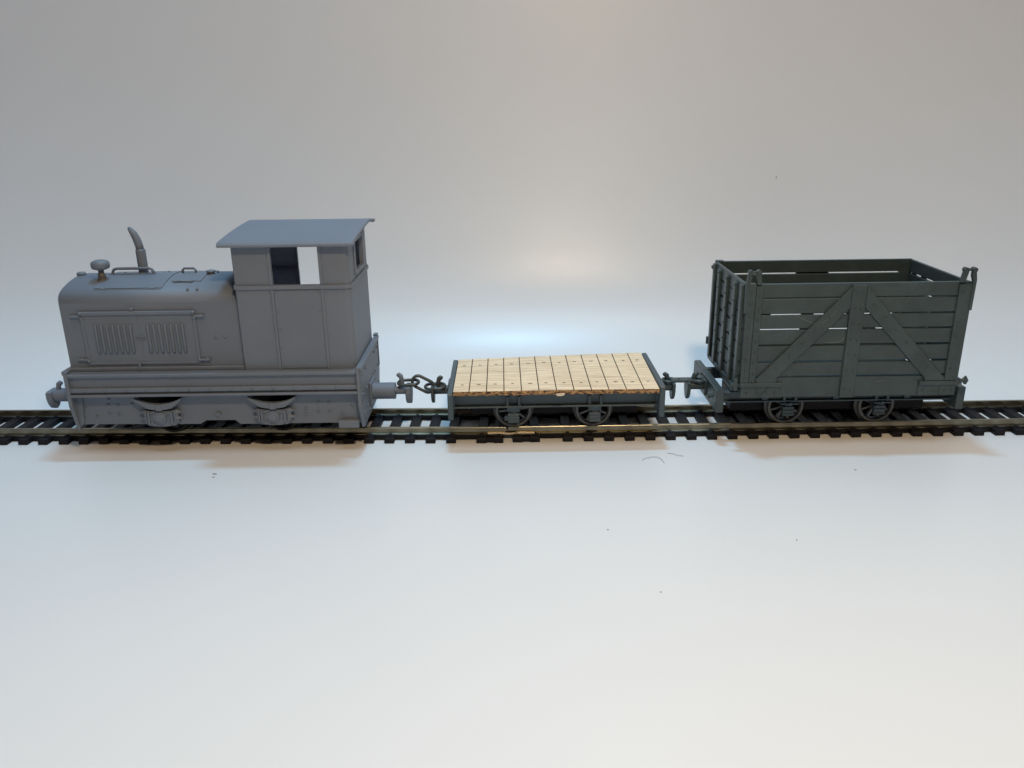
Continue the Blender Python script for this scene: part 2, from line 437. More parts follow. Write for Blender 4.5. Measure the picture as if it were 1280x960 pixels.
for s in (-1, 1):
    Y = lambda d: s*(15 + d)
    def yb(d0, d1): return tuple(sorted((Y(d0), Y(d1))))
    b = MB()
    b.box(-40.2, -5.4, *yb(-.1, .25), 30.2, 45.6, .1)
    o = b.build('engine_door', m, LOC)
    b = MB()
    b.box(-40.6, -5.2, *yb(0, .85), 45.3, 46.5, .2); b.box(-40.6, -39.6, *yb(0, .5), 30.3, 45.25, .12)
    b.box(-6.2, -5.2, *yb(0, .5), 30.3, 45.25, .12); b.box(-40.6, -5.2, *yb(0, .5), 29.4, 30.25, .15)
    b.box(-23.1, -22.7, *yb(.2, .38), 30.3, 45.2, .04)
    for x, z in ((-40.2, 46.0), (-5.6, 46.0), (-40.1, 30.6), (-5.7, 30.6), (-40.2, 44.2), (-5.6, 44.2)): b.rivet(x, Y(.8 if z > 45 else .5), z, r=.5, h=.4)
    b.build('door_frame', m, o)
    b = MB()
    for x0 in (-36.3, -20.2):
        for k in range(7):
            xx = x0 + k*1.78
            b.tube([(xx, Y(.1), 33.0), (xx, Y(.55), 33.7), (xx, Y(.55), 41.8), (xx, Y(.1), 42.4)], .40, n=8)
    b.build('louvre_set', m, o, tol=1.6)
    b = MB()
    for z in (37.4, 38.3): b.box(-24.3, -21.6, *yb(.2, .55), z-.2, z+.2, .08)
    b.build('latch', m, o)
    b = MB()
    for x0, x1, z in ((-43.4, -40.3, 45.0), (-5.5, -2.4, 44.7), (-43.3, -40.2, 31.1), (-5.5, -2.2, 30.7)):
        b.cyl((x0, Y(.45), z), (x1, Y(.45), z), .42, n=12)
        b.box(x0+.6, x0+1.5, *yb(-.1, .6), z-.55, z+.55, .1) if x0 < -20 else b.box(x1-1.5, x1-.6, *yb(-.1, .6), z-.55, z+.55, .1)
    b.build('hinge', m, o, tol=.3)
    b = MB(); b.cyl((-24.4, Y(-.2), 47.2), (-24.4, Y(.7), 47.2), .65, .55, n=14); b.box(-24.8, -24.0, *yb(0, .4), 46.4, 47.0, .08)
    b.build('door_knob', m, LOC)
    b = MB(); b.box(-24.6, -23.9, *yb(.9, 1.5), 27.6, 29.9, .15); b.build('door_catch', m, LOC)
    b = MB()
    for x in (.2, 3.1): b.rivet(x, Y(0), 37.9, r=.5, h=.3)
    b.rivet(-12.8, Y(.3), 41, r=.3, h=.2)
    b.into(H)
# things on the hood top
def hatch(x0, x1, ya, yb_, dz):
    b = MB(); n = 10; ys = [ya + (yb_-ya)*i/n for i in range(n+1)]
    b.prism([(y, hz(y)+dz) for y in ys] + [(y, hz(y)-.3) for y in ys[::-1]], 0, x0, x1)
    return b
ht = hatch(-36.2, -15.4, -12.2, 8, .28).build('hood_hatch', m, LOC)
b = MB()
for x in (-33.4, -18.4): b.cyl((x-.8, -12.4, hz(12.4)+.1), (x+.8, -12.4, hz(12.4)+.1), .35, n=10)
b.box(-36.2, -15.6, -12.75, -12.45, hz(12.6)-.2, hz(12.6)+.12, .03)
b.build('hatch_hinge', m, ht)
ht2 = hatch(-13.9, -4.6, -8.2, 8, .28).build('hood_hatch', m, LOC)
b = MB()
for x in (-12.3, -7.4): b.cyl((x-.6, -8.6, hz(8.6)+.2), (x+.6, -8.6, hz(8.6)+.2), .5, n=10)
b.tube([(-12.3, -8.6, hz(8.6)+.3), (-7.4, -8.6, hz(8.6)+.3)], .25)
b.build('hatch_hinge', m, ht2)
b = MB(); b.tube([(-35.0, -1, 54.5), (-35.0, -1, 55.9), (-34.5, -1, 56.7), (-33.6, -1, 57.0), (-23.4, -1, 57.0), (-22.5, -1, 56.7), (-22.0, -1, 55.9), (-22.0, -1, 54.5)], .45)
b.box(-36.0, -21.2, -1.7, -.3, 54.7, 55.45, .1)
b.build('hood_handrail', m, LOC)
b = MB(); b.tube([(-13.1, 0, 54.5), (-13.1, 0, 56.0), (-12.6, 0, 56.6), (-9.4, 0, 56.6), (-8.9, 0, 56.0), (-8.9, 0, 54.5)], .38)
b.build('hatch_handle', m, ht2)
b = MB()
for x, y in ((-32, 1), (-18.3, 2), (-7.1, -13.2), (-4.2, -13.2), (-2.2, 1)): b.rivet(x, y, hz(y)+.15, ax=2, r=.42, h=.45)
b.into(H)
b = MB(); b.lathe([(0, 1.0), (.9, 1.0), (1.3, .8), (1.4, .5), (1.4, -.4), (0, -.4)], (-45.6, 0, 54.9)); b.build('radiator_cap', m, LOC)
b = MB(); b.lathe([(0, 1.5), (1.0, 1.5), (1.45, 1.3), (1.45, .9), (1.0, .75), (1.0, .35), (1.35, .2), (1.35, -.6), (0, -.6)], (-3.7, -1, 54.7)); b.build('filler_cap', m, LOC)
b = MB(); b.lathe([(0, 2.9), (1.6, 2.85), (2.4, 2.5), (2.75, 1.9), (2.75, .9), (2.5, .3), (1.6, -.05), (0, -.1)], (-36.1, -6, 57.8)); af = b.build('air_filter', m, LOC)
b = MB(); b.lathe([(.85, 4.3), (.85, 2.2), (1.15, 2.0), (1.15, 1.3), (.95, 1.1), (1.6, -.1), (2.1, -.3), (0, -.4)], (-36.2, -6, 54.2)); b.build('stem', BROWN, af, label='brownish stem of the air filter')
ex = MB(); ex.lathe([(0, 7.9), (1.1, 7.9), (1.45, 7.7), (1.5, 7.3), (1.5, -.8)], (-26.0, 1, 55)).build('exhaust_pipe', m, LOC)
b = MB(); b.tube([(-26.0, 1, 62.4), (-26.2, 1, 64.0), (-26.6, 1, 65.8), (-27.3, 1, 67.6), (-28.2, 1, 69.1), (-28.7, 1, 69.7)], [1.2, 1.22, 1.2, 1.1, .75, .35], n=16)
b.build('exhaust_tip', m, [o for o in S.objects if o.name.startswith('exhaust_pipe')][0])

# cab
XA, XB, YC = 8.4, 43.4, 16.4
cb = MB(); T = .9
c1 = arc(XB-1.6, -YC+1.6, 1.6, -90, 0); c2 = arc(XB-1.6, YC-1.6, 1.6, 0, 90); c3 = arc(XA+.5, YC-.5, .5, 90, 180, 3); c4 = arc(XA+.5, -YC+.5, .5, 180, 270, 3)
thick(cb, c1 + c2 + c3 + c4, T, 26.4, 29, True)
thick(cb, [(20, YC)] + c3 + c4 + c1 + c2 + [(34.3, YC)], T, 29.0, 54.2)
thick(cb, [(34.3, -YC)] + c1 + [(XB, -6.2)], T, 54.2, 65.6)
thick(cb, [(XB, 7.2)] + c2 + [(34.3, YC)], T, 54.2, 65.6)
thick(cb, [(20, YC)] + c3 + [(XA, 7.2)], T, 54.2, 65.6)
thick(cb, [(XA, -6.2)] + c4 + [(20, -YC)], T, 54.2, 65.6)
for xw in (XA, XB):
    x0, x1 = (XA, XA+T) if xw == XA else (XB-T, XB)
    cb.box(x0, x1, -6.2, 7.2, 54.2, 56.2, 0)
thick(cb, c1 + c2 + c3 + c4, T, 65.6, 66.4, True)
# gables under the arched roof
for x0, x1 in ((XA, XA+T), (XB-T, XB)):
    cb.prism([(-15.5, 66.4), (15.5, 66.4), (15.5, 68.6), (8, 68.5), (0, 68.0), (-6, 67.5), (-13, 66.7)], 0, x0, x1)
cb.box(9, 42.8, -15.4, 15.4, 26.6, 27.6, 0)
CAB = cb.build('cab', THIN, LOC)
b = MB()
def ringstrip(b, z0, z1, off):
    g = lambda pts, o: [(x + (o if x > 26 else -o)*0, y) for x, y in pts]
    e1 = arc(XB-1.6, -YC+1.6, 1.6+off, -90, 0); e2 = arc(XB-1.6, YC-1.6, 1.6+off, 0, 90)
    e3 = arc(XA+.5, YC-.5, .5+off, 90, 180, 3); e4 = arc(XA+.5, -YC+.5, .5+off, 180, 270, 3)
    thick(b, [(19.9, YC+off)] + e3 + e4 + e1 + e2 + [(34.4, YC+off)], off+.1, z0, z1)
ringstrip(b, 53.0, 54.15, .5)
b.build('belt_moulding', THIN, CAB)
b = MB()
for s in (-1, 1):
    for x0, x1 in ((19.15, 20.0), (34.3, 35.2)):
        y0, y1 = sorted((s*(YC-.05), s*(YC+.38)))
        b.box(x0, x1, y0, y1, 27.4, 52.95, .12); b.box(x0, x1, y0, y1, 54.2, 66.0, .12)
b.build('door_post', THIN, CAB)
b = MB()
for s in (-1,):
    b.box(20.1, 34.25, -YC-.18, -YC+.1, 27.9, 52.6, .08)
cd = b.build('cab_door', THIN, CAB)
b = MB()
for z in (52.0, 46.0, 40.6, 34.6, 29.2): b.rivet(20.9, -YC-.2, z, r=.32, h=.25)
for z in (46.3, 51.9): b.rivet(33.7, -YC-.2, z, r=.28, h=.22)
b.into(cd)
b = MB()
for xw, s in ((XB, 1), (XA, -1)):
    q = lambda a, c: tuple(sorted((xw + s*a, xw + s*c)))
    b.box(*q(-.1, .45), -8.2, -6.3, 55.2, 66.2, .15); b.box(*q(-.1, .45), 7.3, 9.2, 55.2, 66.4, .15)
    b.box(*q(-.1, .45), -6.25, 7.25, 55.0, 56.3, .15); b.box(*q(-.1, .45), -6.25, 7.25, 65.2, 66.4, .15)
b.build('window_frame', THIN, CAB)
b = MB()
RP = [(-18.8, 66.9), (-18.1, 67.5), (-15.5, 67.85), (-11, 68.25), (-6, 68.7), (0, 69.1), (6, 69.4), (12, 69.6), (16, 69.6), (18.6, 69.2)]
b.prism(RP + [(18.6, 68.5), (12, 68.8), (0, 68.2), (-6, 67.7), (-13, 66.9), (-17, 66.35), (-18.4, 66.0), (-18.9, 66.2), (-18.9, 66.7)], 0, 5.2, 45.5, .1)
b.box(45.3, 46.6, 16.6, 18.5, 68.3, 69.3, .15)
b.build('cab_roof', THIN, LOC)

# underframe
b = MB(); b.box(-46.4, 44.0, -19.1, 19.1, 26.2, 27.35, .25); b.build('footplate', m, LOC)
b = MB()
for s in (-1, 1):
    q = lambda a, c: tuple(sorted((s*a, s*c)))
    b.box(-46.2, 44.0, *q(17.4, 18.1), 22.7, 26.25, 0)
    b.box(-46.2, 44.0, *q(17.0, 18.9), 21.3, 22.75, .2)
    b.box(-46.2, 44.0, *q(16.4, 19.4), 19.9, 20.7, .2)
    b.box(-46.2, 44.0, *q(16.2, 18.2), 20.65, 21.4, 0)
VAL = b.build('valance', m, LOC)
b = MB()
for s in (-1, 1):
    for k in range(14): b.rivet(-41.6 + k*6.55, s*18.9, 22.05, r=.4, h=.3)
b.into(VAL)
FR = [(-46, 19.95), (-26.9, 19.95), (-26.6, 18.6), (-23.8, 15.6), (-15.2, 15.6), (-12.4, 18.6), (-12.1, 19.95), (8.9, 19.95), (9.2, 18.6), (12.0, 15.6), (20.6, 15.6), (23.4, 18.6), (23.7, 19.95), (43.6, 19.95),
      (43.6, 9.3), (4.9, 9.3), (3.3, 10.7), (-5.9, 10.7), (-7.9, 9.5), (-46, 9.9)]
for s in (-1, 1):
    b = MB(); b.prism(FR, 1, *sorted((s*15.2, s*16.4)), .1)
    o = b.build('frame_plate', m, LOC)
    b = MB()
    for x, z in ((-44.5, 18.3), (-43.5, 15.3), (-44.5, 11.6), (-40.2, 12.6), (-36.2, 16.4), (-33.1, 16.3), (-36.1, 13.4), (-33.0, 13.3), (-28.6, 16.6),
                 (26.4, 14.3), (26.2, 12.3), (30.6, 16.3), (33.7, 16.2), (30.3, 13.3), (33.7, 13.3), (41.2, 15.1), (37.8, 12.6), (-35.6, 18.2)): b.rivet(x, s*16.4, z, r=.46, h=.35)
    b.cyl((-1.7, s*16.3, 12.9), (-1.7, s*17.0, 12.9), .75, n=14)
    b.into(o)
    b = MB(); b.box(36.6, 43.0, *sorted((s*16.3, s*18.3)), 8.1, 10.6, .2); b.build('step', m, LOC)
    for cx in (-19.5, 16.3):
        b = MB()
        for k, hl in enumerate((7.6, 7.2, 6.4, 5.4, 4.4)):       # leaves of the spring, curved upwards at the ends
            n = 12; xs = [cx - hl + 2*hl*i/n for i in range(n+1)]
            zt = lambda x: 17.0 - k*.36 + 2.1*((x-cx)/7.6)**2
            b.prism([(x, zt(x)) for x in xs] + [(x, zt(x)-.42) for x in xs[::-1]], 1, *sorted((s*17.0, s*(18.5-.02*k))))
        b.box(cx-1.0, cx+1.0, *sorted((s*17.1, s*18.7)), 14.9, 17.0, .15)
        b.build('leaf_spring', m, LOC)
        b = MB()
        y0, y1 = sorted((s*15.6, s*17.9))
        b.prism([(cx-5.2, 15.0), (cx-3.2, 14.6), (cx+3.2, 14.6), (cx+5.4, 15.2), (cx+5.2, 10.6), (cx+4.4, 9.7), (cx+1.5, 9.3), (cx-1.5, 9.3), (cx-4.4, 9.7), (cx-5.0, 10.4)], 1, y0, y1, .2)
        ax_ = b.build('axle_box', m, LOC)
        b = MB()
        b.cyl((cx-.1, s*17.8, 12.4), (cx-.1, s*18.6, 12.4), 2.05, 1.9, n=24); b.cyl((cx-.1, s*18.5, 12.4), (cx-.1, s*18.9, 12.4), 1.4, 1.2, n=24)
        for sx in (-1, 1):
            b.box(cx+sx*3.6-.3, cx+sx*3.6+.3, *sorted((s*17.8, s*18.7)), 10.6, 14.3, .12)
            b.box(cx+sx*2.75-.5, cx+sx*2.75+.5, *sorted((s*17.8, s*18.2)), 13.6, 14.2, .1); b.box(cx+sx*2.75-.5, cx+sx*2.75+.5, *sorted((s*17.8, s*18.2)), 10.6, 11.2, .1)
            b.box(cx+sx*4.6-.25, cx+sx*4.6+.25, *sorted((s*17.8, s*18.3)), 10.6, 14.6, .1)
            for z in (14.2, 12.1): b.cyl((cx+sx*4.9, s*17.4, z), (cx+sx*6.6, s*17.4, z), .85, .12, n=12); b.cyl((cx+sx*4.8, s*17.4, z-.95), (cx+sx*5.5, s*17.4, z-.95), .6, .4, n=12)
        b.build('axle_cover', m, ax_)
b = MB(); b.box(-45, 43, -15.1, 15.1, 19.2, 26.1, 0); b.box(-43, 41, -6.6, 6.6, 6.8, 19.1, 0); b.build('chassis_block', BLACK, LOC)  # lower box reaches down in black, standing in for shade below the frames

def wheel_mesh(r_t, r_f, s):
    """spoked wheel about the origin, outer face towards s*y"""
    b = MB()
    yo = s*1.3
    b.lathe([(r_t-.75, 1.30*s), (r_t-.05, 1.30*s), (r_t, 1.2*s), (r_t, -.3*s), (r_f-.25, -.5*s), (r_f, -.8*s), (r_f-.2, -1.1*s), (r_t-.8, -1.1*s), (r_t-1.05, -.9*s), (r_t-1.05, .9*s), (r_t-.75, 1.30*s)], (0, 0, 0), ax=1, n=48)
    b.cyl((0, -1.2*s, 0), (0, 1.35*s, 0), 1.3, n=20)
    for k in range(8):
        a = R(22.5 + 45*k); M = Matrix.Rotation(a, 4, 'Y')
        b.box(1.0, r_t-.9, -.4, .4+.3, -.38, .38, .1, M=M)
    return b
def wheelset(root, x, z=9.9, r_t=5.85, r_f=6.7, WHEEL=WHEEL):
    ws = bpy.data.objects.new('wheelset', None); COL.objects.link(ws); ws.parent = root; ws.location = Vector((x, 0, z))*K
    ws.empty_display_size = .02
    for s in (-1, 1):
        w_ = wheel_mesh(r_t, r_f, s).build('wheel', WHEEL, ws, loc=(0, s*8.6, 0)); w_.rotation_euler.y = R(random.uniform(0, 45))
    MB().cyl((0, -8, 0), (0, 8, 0), .9, n=14).build('axle', WHEEL, ws)
    return ws
wheelset(LOC, -19.5, 9.6, 5.5, 6.1, UNDER); wheelset(LOC, 16.3, 9.6, 5.5, 6.1, UNDER)

# end plates, buffers and couplers
for s, xo in ((1, 44.6), (-1, 47.0)):
    X = lambda a: s*a
    q = lambda a, c: tuple(sorted((s*a, s*c)))
    b = MB(); b.prism([(-19.5, 28.6), (19.5, 28.6), (19.5, 15.5), (15.8, 7.6), (-15.8, 7.6), (-19.5, 15.5)] if s > 0 else [(-19.5, 28.4), (19.5, 28.4), (19.5, 17), (17.2, 8.2), (-17.2, 8.2), (-19.5, 17)], 0, *q(xo-1.1, xo), .2)
    o = b.build('buffer_beam', m, LOC)
    b = MB(); b.box(*q(xo-.1, xo+.5), -19.2, 19.2, 27.2, 28.5, .2); b.box(*q(xo-.1, xo+.3), -18.9, -18.0, 17.5, 27.1, .1); b.box(*q(xo-.1, xo+.3), 18.0, 18.9, 17.5, 27.1, .1)
    b.box(*q(xo-1.2, xo+.3), 17.2, 19.6, 28.5, 29.2, .15)
    b.build('edge_strip', m, o)
    b = MB()
    for y in (-15.5, -9, 9, 15.5):
        for z in (25.2, 18.6, 12.4): b.rivet(xo*s, y, z, ax=0, r=.5, h=.35)
    for y in (-5.2, 5.2):
        for z in (18.8, 9.6): b.rivet(xo*s, y, z, ax=0, r=.4, h=.3)
    b.into(o)
    b = MB(); b.box(*q(xo-.05, xo+.7), -4.2, 4.2, 10.2, 18.3, .2); b.cyl((X(xo+.6), 0, 14.2), (X(xo+8.1), 0, 14.2), 2.8, n=32)
    for y in (-3.3, 3.3):
        for z in (11.1, 17.4): b.rivet(X(xo+.7), y, z, ax=0, r=.4, h=.3)
    b.build('coupler_housing', m, LOC)
    coupler(LOC, 'coupler', xo+(11.7 if s > 0 else 14.6), s, 14.3, xo+8, m, 1.35 if s > 0 else 2.3, 5.2 if s > 0 else 4.0, 1.9)
# gussets behind the left beam
b = MB()
for s in (-1, 1):
    y0, y1 = sorted((s*16.5, s*17.0))
    b.prism([(-45.9, 19.8), (-43.6, 19.8), (-44.6, 10.2), (-45.9, 9.4)], 1, y0, y1)
b.build('gusset', m, LOC)

# ------------------------------------------------------------------ flat wagon
FW = thing('flat_wagon', (13.84, .71, 0), .537, 'low flat wagon with pale plywood deck on a dark blue-grey frame', 'model wagon', 'narrow gauge model wagons')
def deck():
    b = MB(); b.use(WOOD); b.use(EDGE); b.use(SOOT); b.use(WOOD)
    xl, xr, yh, z1, z0 = -32.6, 32.5, 18.35, 19.65, 18.25
    seams = [xl] + [-27.6 + 5.52*k for k in range(11)] + [xr]
    # the board is slightly warped: its far edge climbs to the right
    def zz(x, y, z): 
        u = (x - xl)/(xr - xl); v = (y + yh)/(2*yh); return z + v*(-.75 + 1.65*u) + .12*math.sin(3.1*u)
    t = bmesh.new()
    def quad(pts, mi): 
        f = t.faces.new([t.verts.new(p) for p in pts]); f.material_index = mi; return f
    rng = random.Random(3)
    wob = lambda x: .10*math.sin(x*2.1) + .07*math.sin(x*5.3+1)
    NY = 8
    for i, (a, c) in enumerate(zip(seams, seams[1:])):
        a2, c2 = a + (.16 if i else 0), c - (.16 if i < 11 else 0)
        for j in range(NY):
            ya, yb = -yh + 2*yh*j/NY, -yh + 2*yh*(j+1)/NY
            quad([(a2, ya, zz(a2, ya, z1)), (c2, ya, zz(c2, ya, z1)), (c2, yb, zz(c2, yb, z1)), (a2, yb, zz(a2, yb, z1))], 0)
            if i:   # the burnt groove between two planks
                quad([(a-.16, ya, zz(a, ya, z1)), (a, ya, zz(a, ya, z1-.35)), (a, yb, zz(a, yb, z1-.35)), (a-.16, yb, zz(a, yb, z1))], 2)
                quad([(a, ya, zz(a, ya, z1-.35)), (a+.16, ya, zz(a, ya, z1)), (a+.16, yb, zz(a, yb, z1)), (a, yb, zz(a, yb, z1-.35))], 2)
    N = 130; 
    low = [z0 + wob(xl + (xr-xl)*k/N) + rng.uniform(-.12, .12) for k in range(N+1)]
    bul = [rng.uniform(0, .28) for k in range(N+1)]
    for k in range(N):
        xa, xb = xl + (xr-xl)*k/N, xl + (xr-xl)*(k+1)/N
        for sy, yy in ((-1, -yh), (1, yh)):
            mid = (z0+z1)/2
            P = [(xa, yy, zz(xa, yy, z1)), (xb, yy, zz(xb, yy, z1)), (xb, yy+sy*bul[k+1], zz(xb, yy, mid)), (xa, yy+sy*bul[k], zz(xa, yy, mid))]
            Q = [P[3], P[2], (xb, yy+sy*.05, zz(xb, yy, low[k+1])), (xa, yy+sy*.05, zz(xa, yy, low[k]))]
            quad(P, 1); quad(Q, 1)
    for xx in (xl, xr):
        quad([(xx, -yh, zz(xx, -yh, z1)), (xx, yh, zz(xx, yh, z1)), (xx, yh, zz(xx, yh, z0)), (xx, -yh, zz(xx, -yh, z0))], 1)
    quad([(xl, -yh, zz(xl, -yh, z0)+.1), (xr, -yh, zz(xr, -yh, z0)+.1), (xr, yh, zz(xr, yh, z0)), (xl, yh, zz(xl, yh, z0))], 0)
    me = bpy.data.meshes.new('deck'); bmesh.ops.remove_doubles(t, verts=t.verts, dist=1e-4)
    bmesh.ops.recalc_face_normals(t, faces=t.faces); bmesh.ops.scale(t, vec=(K, K, K), verts=t.verts); t.to_mesh(me); t.free()
    for q in (WOOD, EDGE, SOOT): me.materials.append(q)
    o = bpy.data.objects.new('deck', me); COL.objects.link(o); o.parent = FW
    nb = MB()
    for i, (a, c) in enumerate(zip(seams, seams[1:])):
        for y in (-11.3, 10.4):
            x = (a+c)/2 + rng.uniform(-.25, .25); y2 = y + rng.uniform(-.3, .3); L = rng.uniform(.45, .75)
            nb.lathe([(0, .05), (1, .03), (1.05, -.1), (0, -.1)], (0, 0, 0), n=10, M=Matrix.Translation((x, y2, zz(x, y2, z1))) @ Matrix.Diagonal((L, .36, 1, 1)))
    nb.into(o, 2)
    cb_ = MB(); cb_.prism([(-.2, 18.6), (2.6, 18.75), (2.4, 18.1), (1.2, 17.85), (.1, 17.95)], 1, -18.75, -18.2, .05); cb_.build('splinter', CHIP, o, label='pale raw splinter hanging off the front edge')
deck()
def underframe(root, m, hl, ytop, zt, zb, yw=13.2):
    b = MB()
    for s in (-1, 1):
        q = lambda a, c: tuple(sorted((s*a, s*c)))
        b.box(-hl, hl, *q(yw, yw+.8), zb+.3, zt-.1, 0); b.box(-hl, hl, *q(yw, yw+2.0), zb-.1, zb+.45, .12); b.box(-hl, hl, *q(yw, yw+2.0), zt-.5, zt, .1)
    b.build('sole_bar', m, root)
    b = MB(); b.box(-hl+5, hl-5, -6.3, 6.3, 7.2, zt-2.3, .3); b.build('underside_shade_block', BLACK, root)  # added black block, stands in for the deep shade under the wagon
    b = MB(); b.box(-hl+5, hl-5, -11.0, 11.0, zt-2.2, zt-.3, 0); 
    for x in (-hl*.62, 0, hl*.62): b.box(x-1, x+1, -12.9, 12.9, zb+.4, zt-.4, .1)
    b.build('cross_member', m, root)
def axleguard(root, m, x, zt, zax, yw=13.2):
    for s in (-1, 1):
        q = lambda a, c: tuple(sorted((s*a, s*c)))
        b = MB()
        b.box(x-1.85, x+1.85, *q(yw-.4, yw+1.3), zax-2.4, zax+.9, .2)
        b.box(x-2.1, x+2.1, *q(yw-.3, yw+.9), zax+1.3, zax+3.2, .2); b.box(x-1.0, x+1.0, *q(yw-.2, yw+.8), zax+.8, zax+1.4, .1)
        b.box(x-1.9, x+1.9, *q(yw+1.2, yw+1.6), zax-.6, zax-.2, .1); b.box(x-1.9, x+1.9, *q(yw+1.2, yw+1.6), zax-2.0, zax-1.6, .1)
        b.box(x-2.9, x+2.9, *q(yw+.2, yw+2.5), zt-4.2, zt-3.7, .12)
        b.cyl((x, s*(yw+2.2), zt-4.0), (x, s*(yw+2.7), zt-4.0), .55, n=12)
        o = b.build('axle_box', m, root)
        b = MB()
        for dx in (-1.85, 1.85): b.box(x+dx-.45, x+dx+.45, *q(yw+.75, yw+1.9), zt-3.9, zt-.6, .12)
        b.build('guard_rib', m, o)
underframe(FW, BLUEG, 32.6, 15, 18.1, 12.9)
for x in (-13.6, 12.75): axleguard(FW, BLUEG, x, 17.2, 9.6); wheelset(FW, x)
for s, zt in ((-1, 19.0), (1, 20.6)):
    b = MB(); b.prism([(-18.3, 10.2), (18.3, 10.2), (18.3, zt-.6), (17.8, zt), (-17.8, zt), (-18.3, zt-.6)], 0, *sorted((s*32.75, s*34.5)), .25)
    o = b.build('headstock', BLUEG, FW)
    b = MB(); b.box(*sorted((s*34.4, s*35.3)), -3.4, 3.4, 12.0, 17.0, .2)
    for y in (-12, -7, 7, 12): b.rivet(s*34.5, y, 14.5, ax=0, r=.55, h=.4)
    b.build('coupler_mount', BLUEG, o)
    coupler(FW, 'coupler', 40.0, s, 14.1, 34.6, BLUEG if s > 0 else DARKCH, 1.5, 4.1)

# ------------------------------------------------------------------ slatted wagon
BW = thing('slatted_wagon', (105.0, 1.29, 0), .379, 'tall open wagon with dark grey-green slatted plank sides and crossed braces, rightmost vehicle', 'model wagon', 'narrow gauge model wagons')
g = GREEN
PL = [(48.75, 53.0), (43.75, 48.25), (39.0, 43.2), (34.0, 38.5), (28.65, 33.35), (23.75, 28.0), (16.7, 23.2)]
for s in (-1, 1):
    q = lambda a, c: tuple(sorted((s*a, s*c)))
    b = MB()
    rng = random.Random(5)
    for z0, z1 in PL:
        b.box(-33.1, 34.1, *q(18.3, 19.45 + rng.uniform(-.06, .06)), z0, z1, .16)
    side = b.build('side_planks', g, BW)
    b = MB()
    b.box(-33.9, -31.25, *q(18.2, 20.2), 21.85, 53.25, .15); b.box(-31.2, -29.1, *q(19.3, 20.15), 21.85, 52.6, .15)
    b.box(-2.2, 2.25, *q(19.3, 20.3), 16.55, 52.65, .18)
    b.box(30.2, 34.35, *q(18.2, 20.2), 21.75, 52.4, .18)
    b.build('post', g, side)
    b = MB()
    b.prism([(-28.95, 21.8), (-22.7, 21.8), (-22.7, 23.1), (-2.25, 45.3), (-2.25, 51.9), (-29.0, 23.0)], 1, *q(19.35, 20.22), .12)
    b.prism([(30.15, 21.8), (24.0, 21.8), (24.0, 22.6), (2.3, 45.6), (2.3, 52.1), (30.15, 22.6)], 1, *q(19.35, 20.22), .12)
    b.build('brace', g, side)
    b = MB()
    b.box(-33.9, -20.9, *q(19.3, 20.4), 20.4, 21.75, .18); b.box(22.5, 35.0, *q(19.3, 20.4), 20.3, 21.65, .18)
    b.box(-33.4, -20.9, *q(19.3, 19.75), 16.75, 20.35, .1); b.box(22.5, 34.3, *q(19.3, 19.75), 16.75, 20.25, .1)
    for x0, z0, x1, z1 in ((-27.6, 17.0, -24.4, 20.2), (26.0, 20.2, 29.3, 17.0)):
        d = .18; b.prism([(x0-d, z0), (x0+d, z0), (x1+d, z1), (x1-d, z1)], 1, *q(19.7, 19.95))
    b.box(-28.7, -28.4, *q(19.7, 19.95), 17.0, 20.2, .05); b.box(29.2, 29.5, *q(19.7, 19.95), 17.0, 20.2, .05)
    b.build('corner_bracket', g, side)
    b = MB()
    for z in (50.6, 47, 43.4, 40, 36.4, 33, 29.5, 26, 23.3):
        b.rivet(-32.6, s*20.2, z, r=.32, h=.28); b.rivet(-30.1 - .0, s*20.15, z-1.2, r=.34, h=.3)
        b.rivet(32.3 + (.8 if int(z) % 2 else -.8), s*20.2, z-.4, r=.34, h=.3)
    for z in (50.8, 45.6, 40.8, 36.0, 31.0, 26.0, 19.6):
        b.rivet(-1.0, s*20.3, z, r=.32, h=.28); b.rivet(1.1, s*20.3, z-.5, r=.32, h=.28)
    for k in range(6):
        u = .12 + k*.16
        b.rivet(-25.8 + u*23.0, s*20.22, 23.6 + u*24.8, r=.32, h=.28); b.rivet(27.0 - u*24.0, s*20.22, 23.4 + u*25.0, r=.32, h=.28)
    for x in (-31.6, -28.9 + .9, -25.2, -22.6, 24.0, 27.6, 31.0, 33.2): b.rivet(x, s*19.75, 18.4, r=.3, h=.3)
    b.into(side)
    if s < 0:
        b = MB()
        for pts in ([(-18, 43.0), (-15, 41.6), (-12, 40.4), (-8.5, 39.9)], [(-13.5, 39.4), (-10, 41.2), (-7.5, 43.2), (-6.2, 44.9)], [(-8.2, 34.6), (-5.5, 34.4), (-3.6, 34.9), (-2.6, 36.2)], [(8, 21.2), (11, 21.9), (14, 21.6)], [(14.5, 33.0), (15.1, 34.6)]):
            b.tube([(x, -19.5 if (x < -11 or x > 3 or z < 39) else -20.28, z) for x, z in pts], .09, n=5)
        side.data.materials.append(SCR); b.into(side, 1)
    # curved handle and hinge pin at the lower corners
    b = MB(); b.tube([(34.6, s*19.8, 21.0), (36.2, s*19.8, 21.6), (37.0, s*19.8, 22.4), (37.3, s*19.8, 21.6), (36.9, s*19.8, 20.4)], [.65, .6, .75, .65, .5], n=10)
    if s < 0: b.tube([(-33.9, s*19.6, 20.9), (-35.4, s*19.6, 21.3), (-36.4, s*19.6, 21.0), (-36.6, s*19.6, 20.0)], [.65, .75, .6, .45], n=10)
    if s < 0: b.cyl((-35.2, s*19.6, 19.4), (-35.2, s*19.6, 23.0), .8, n=12)
    b.build('hinge_pin', g, BW)
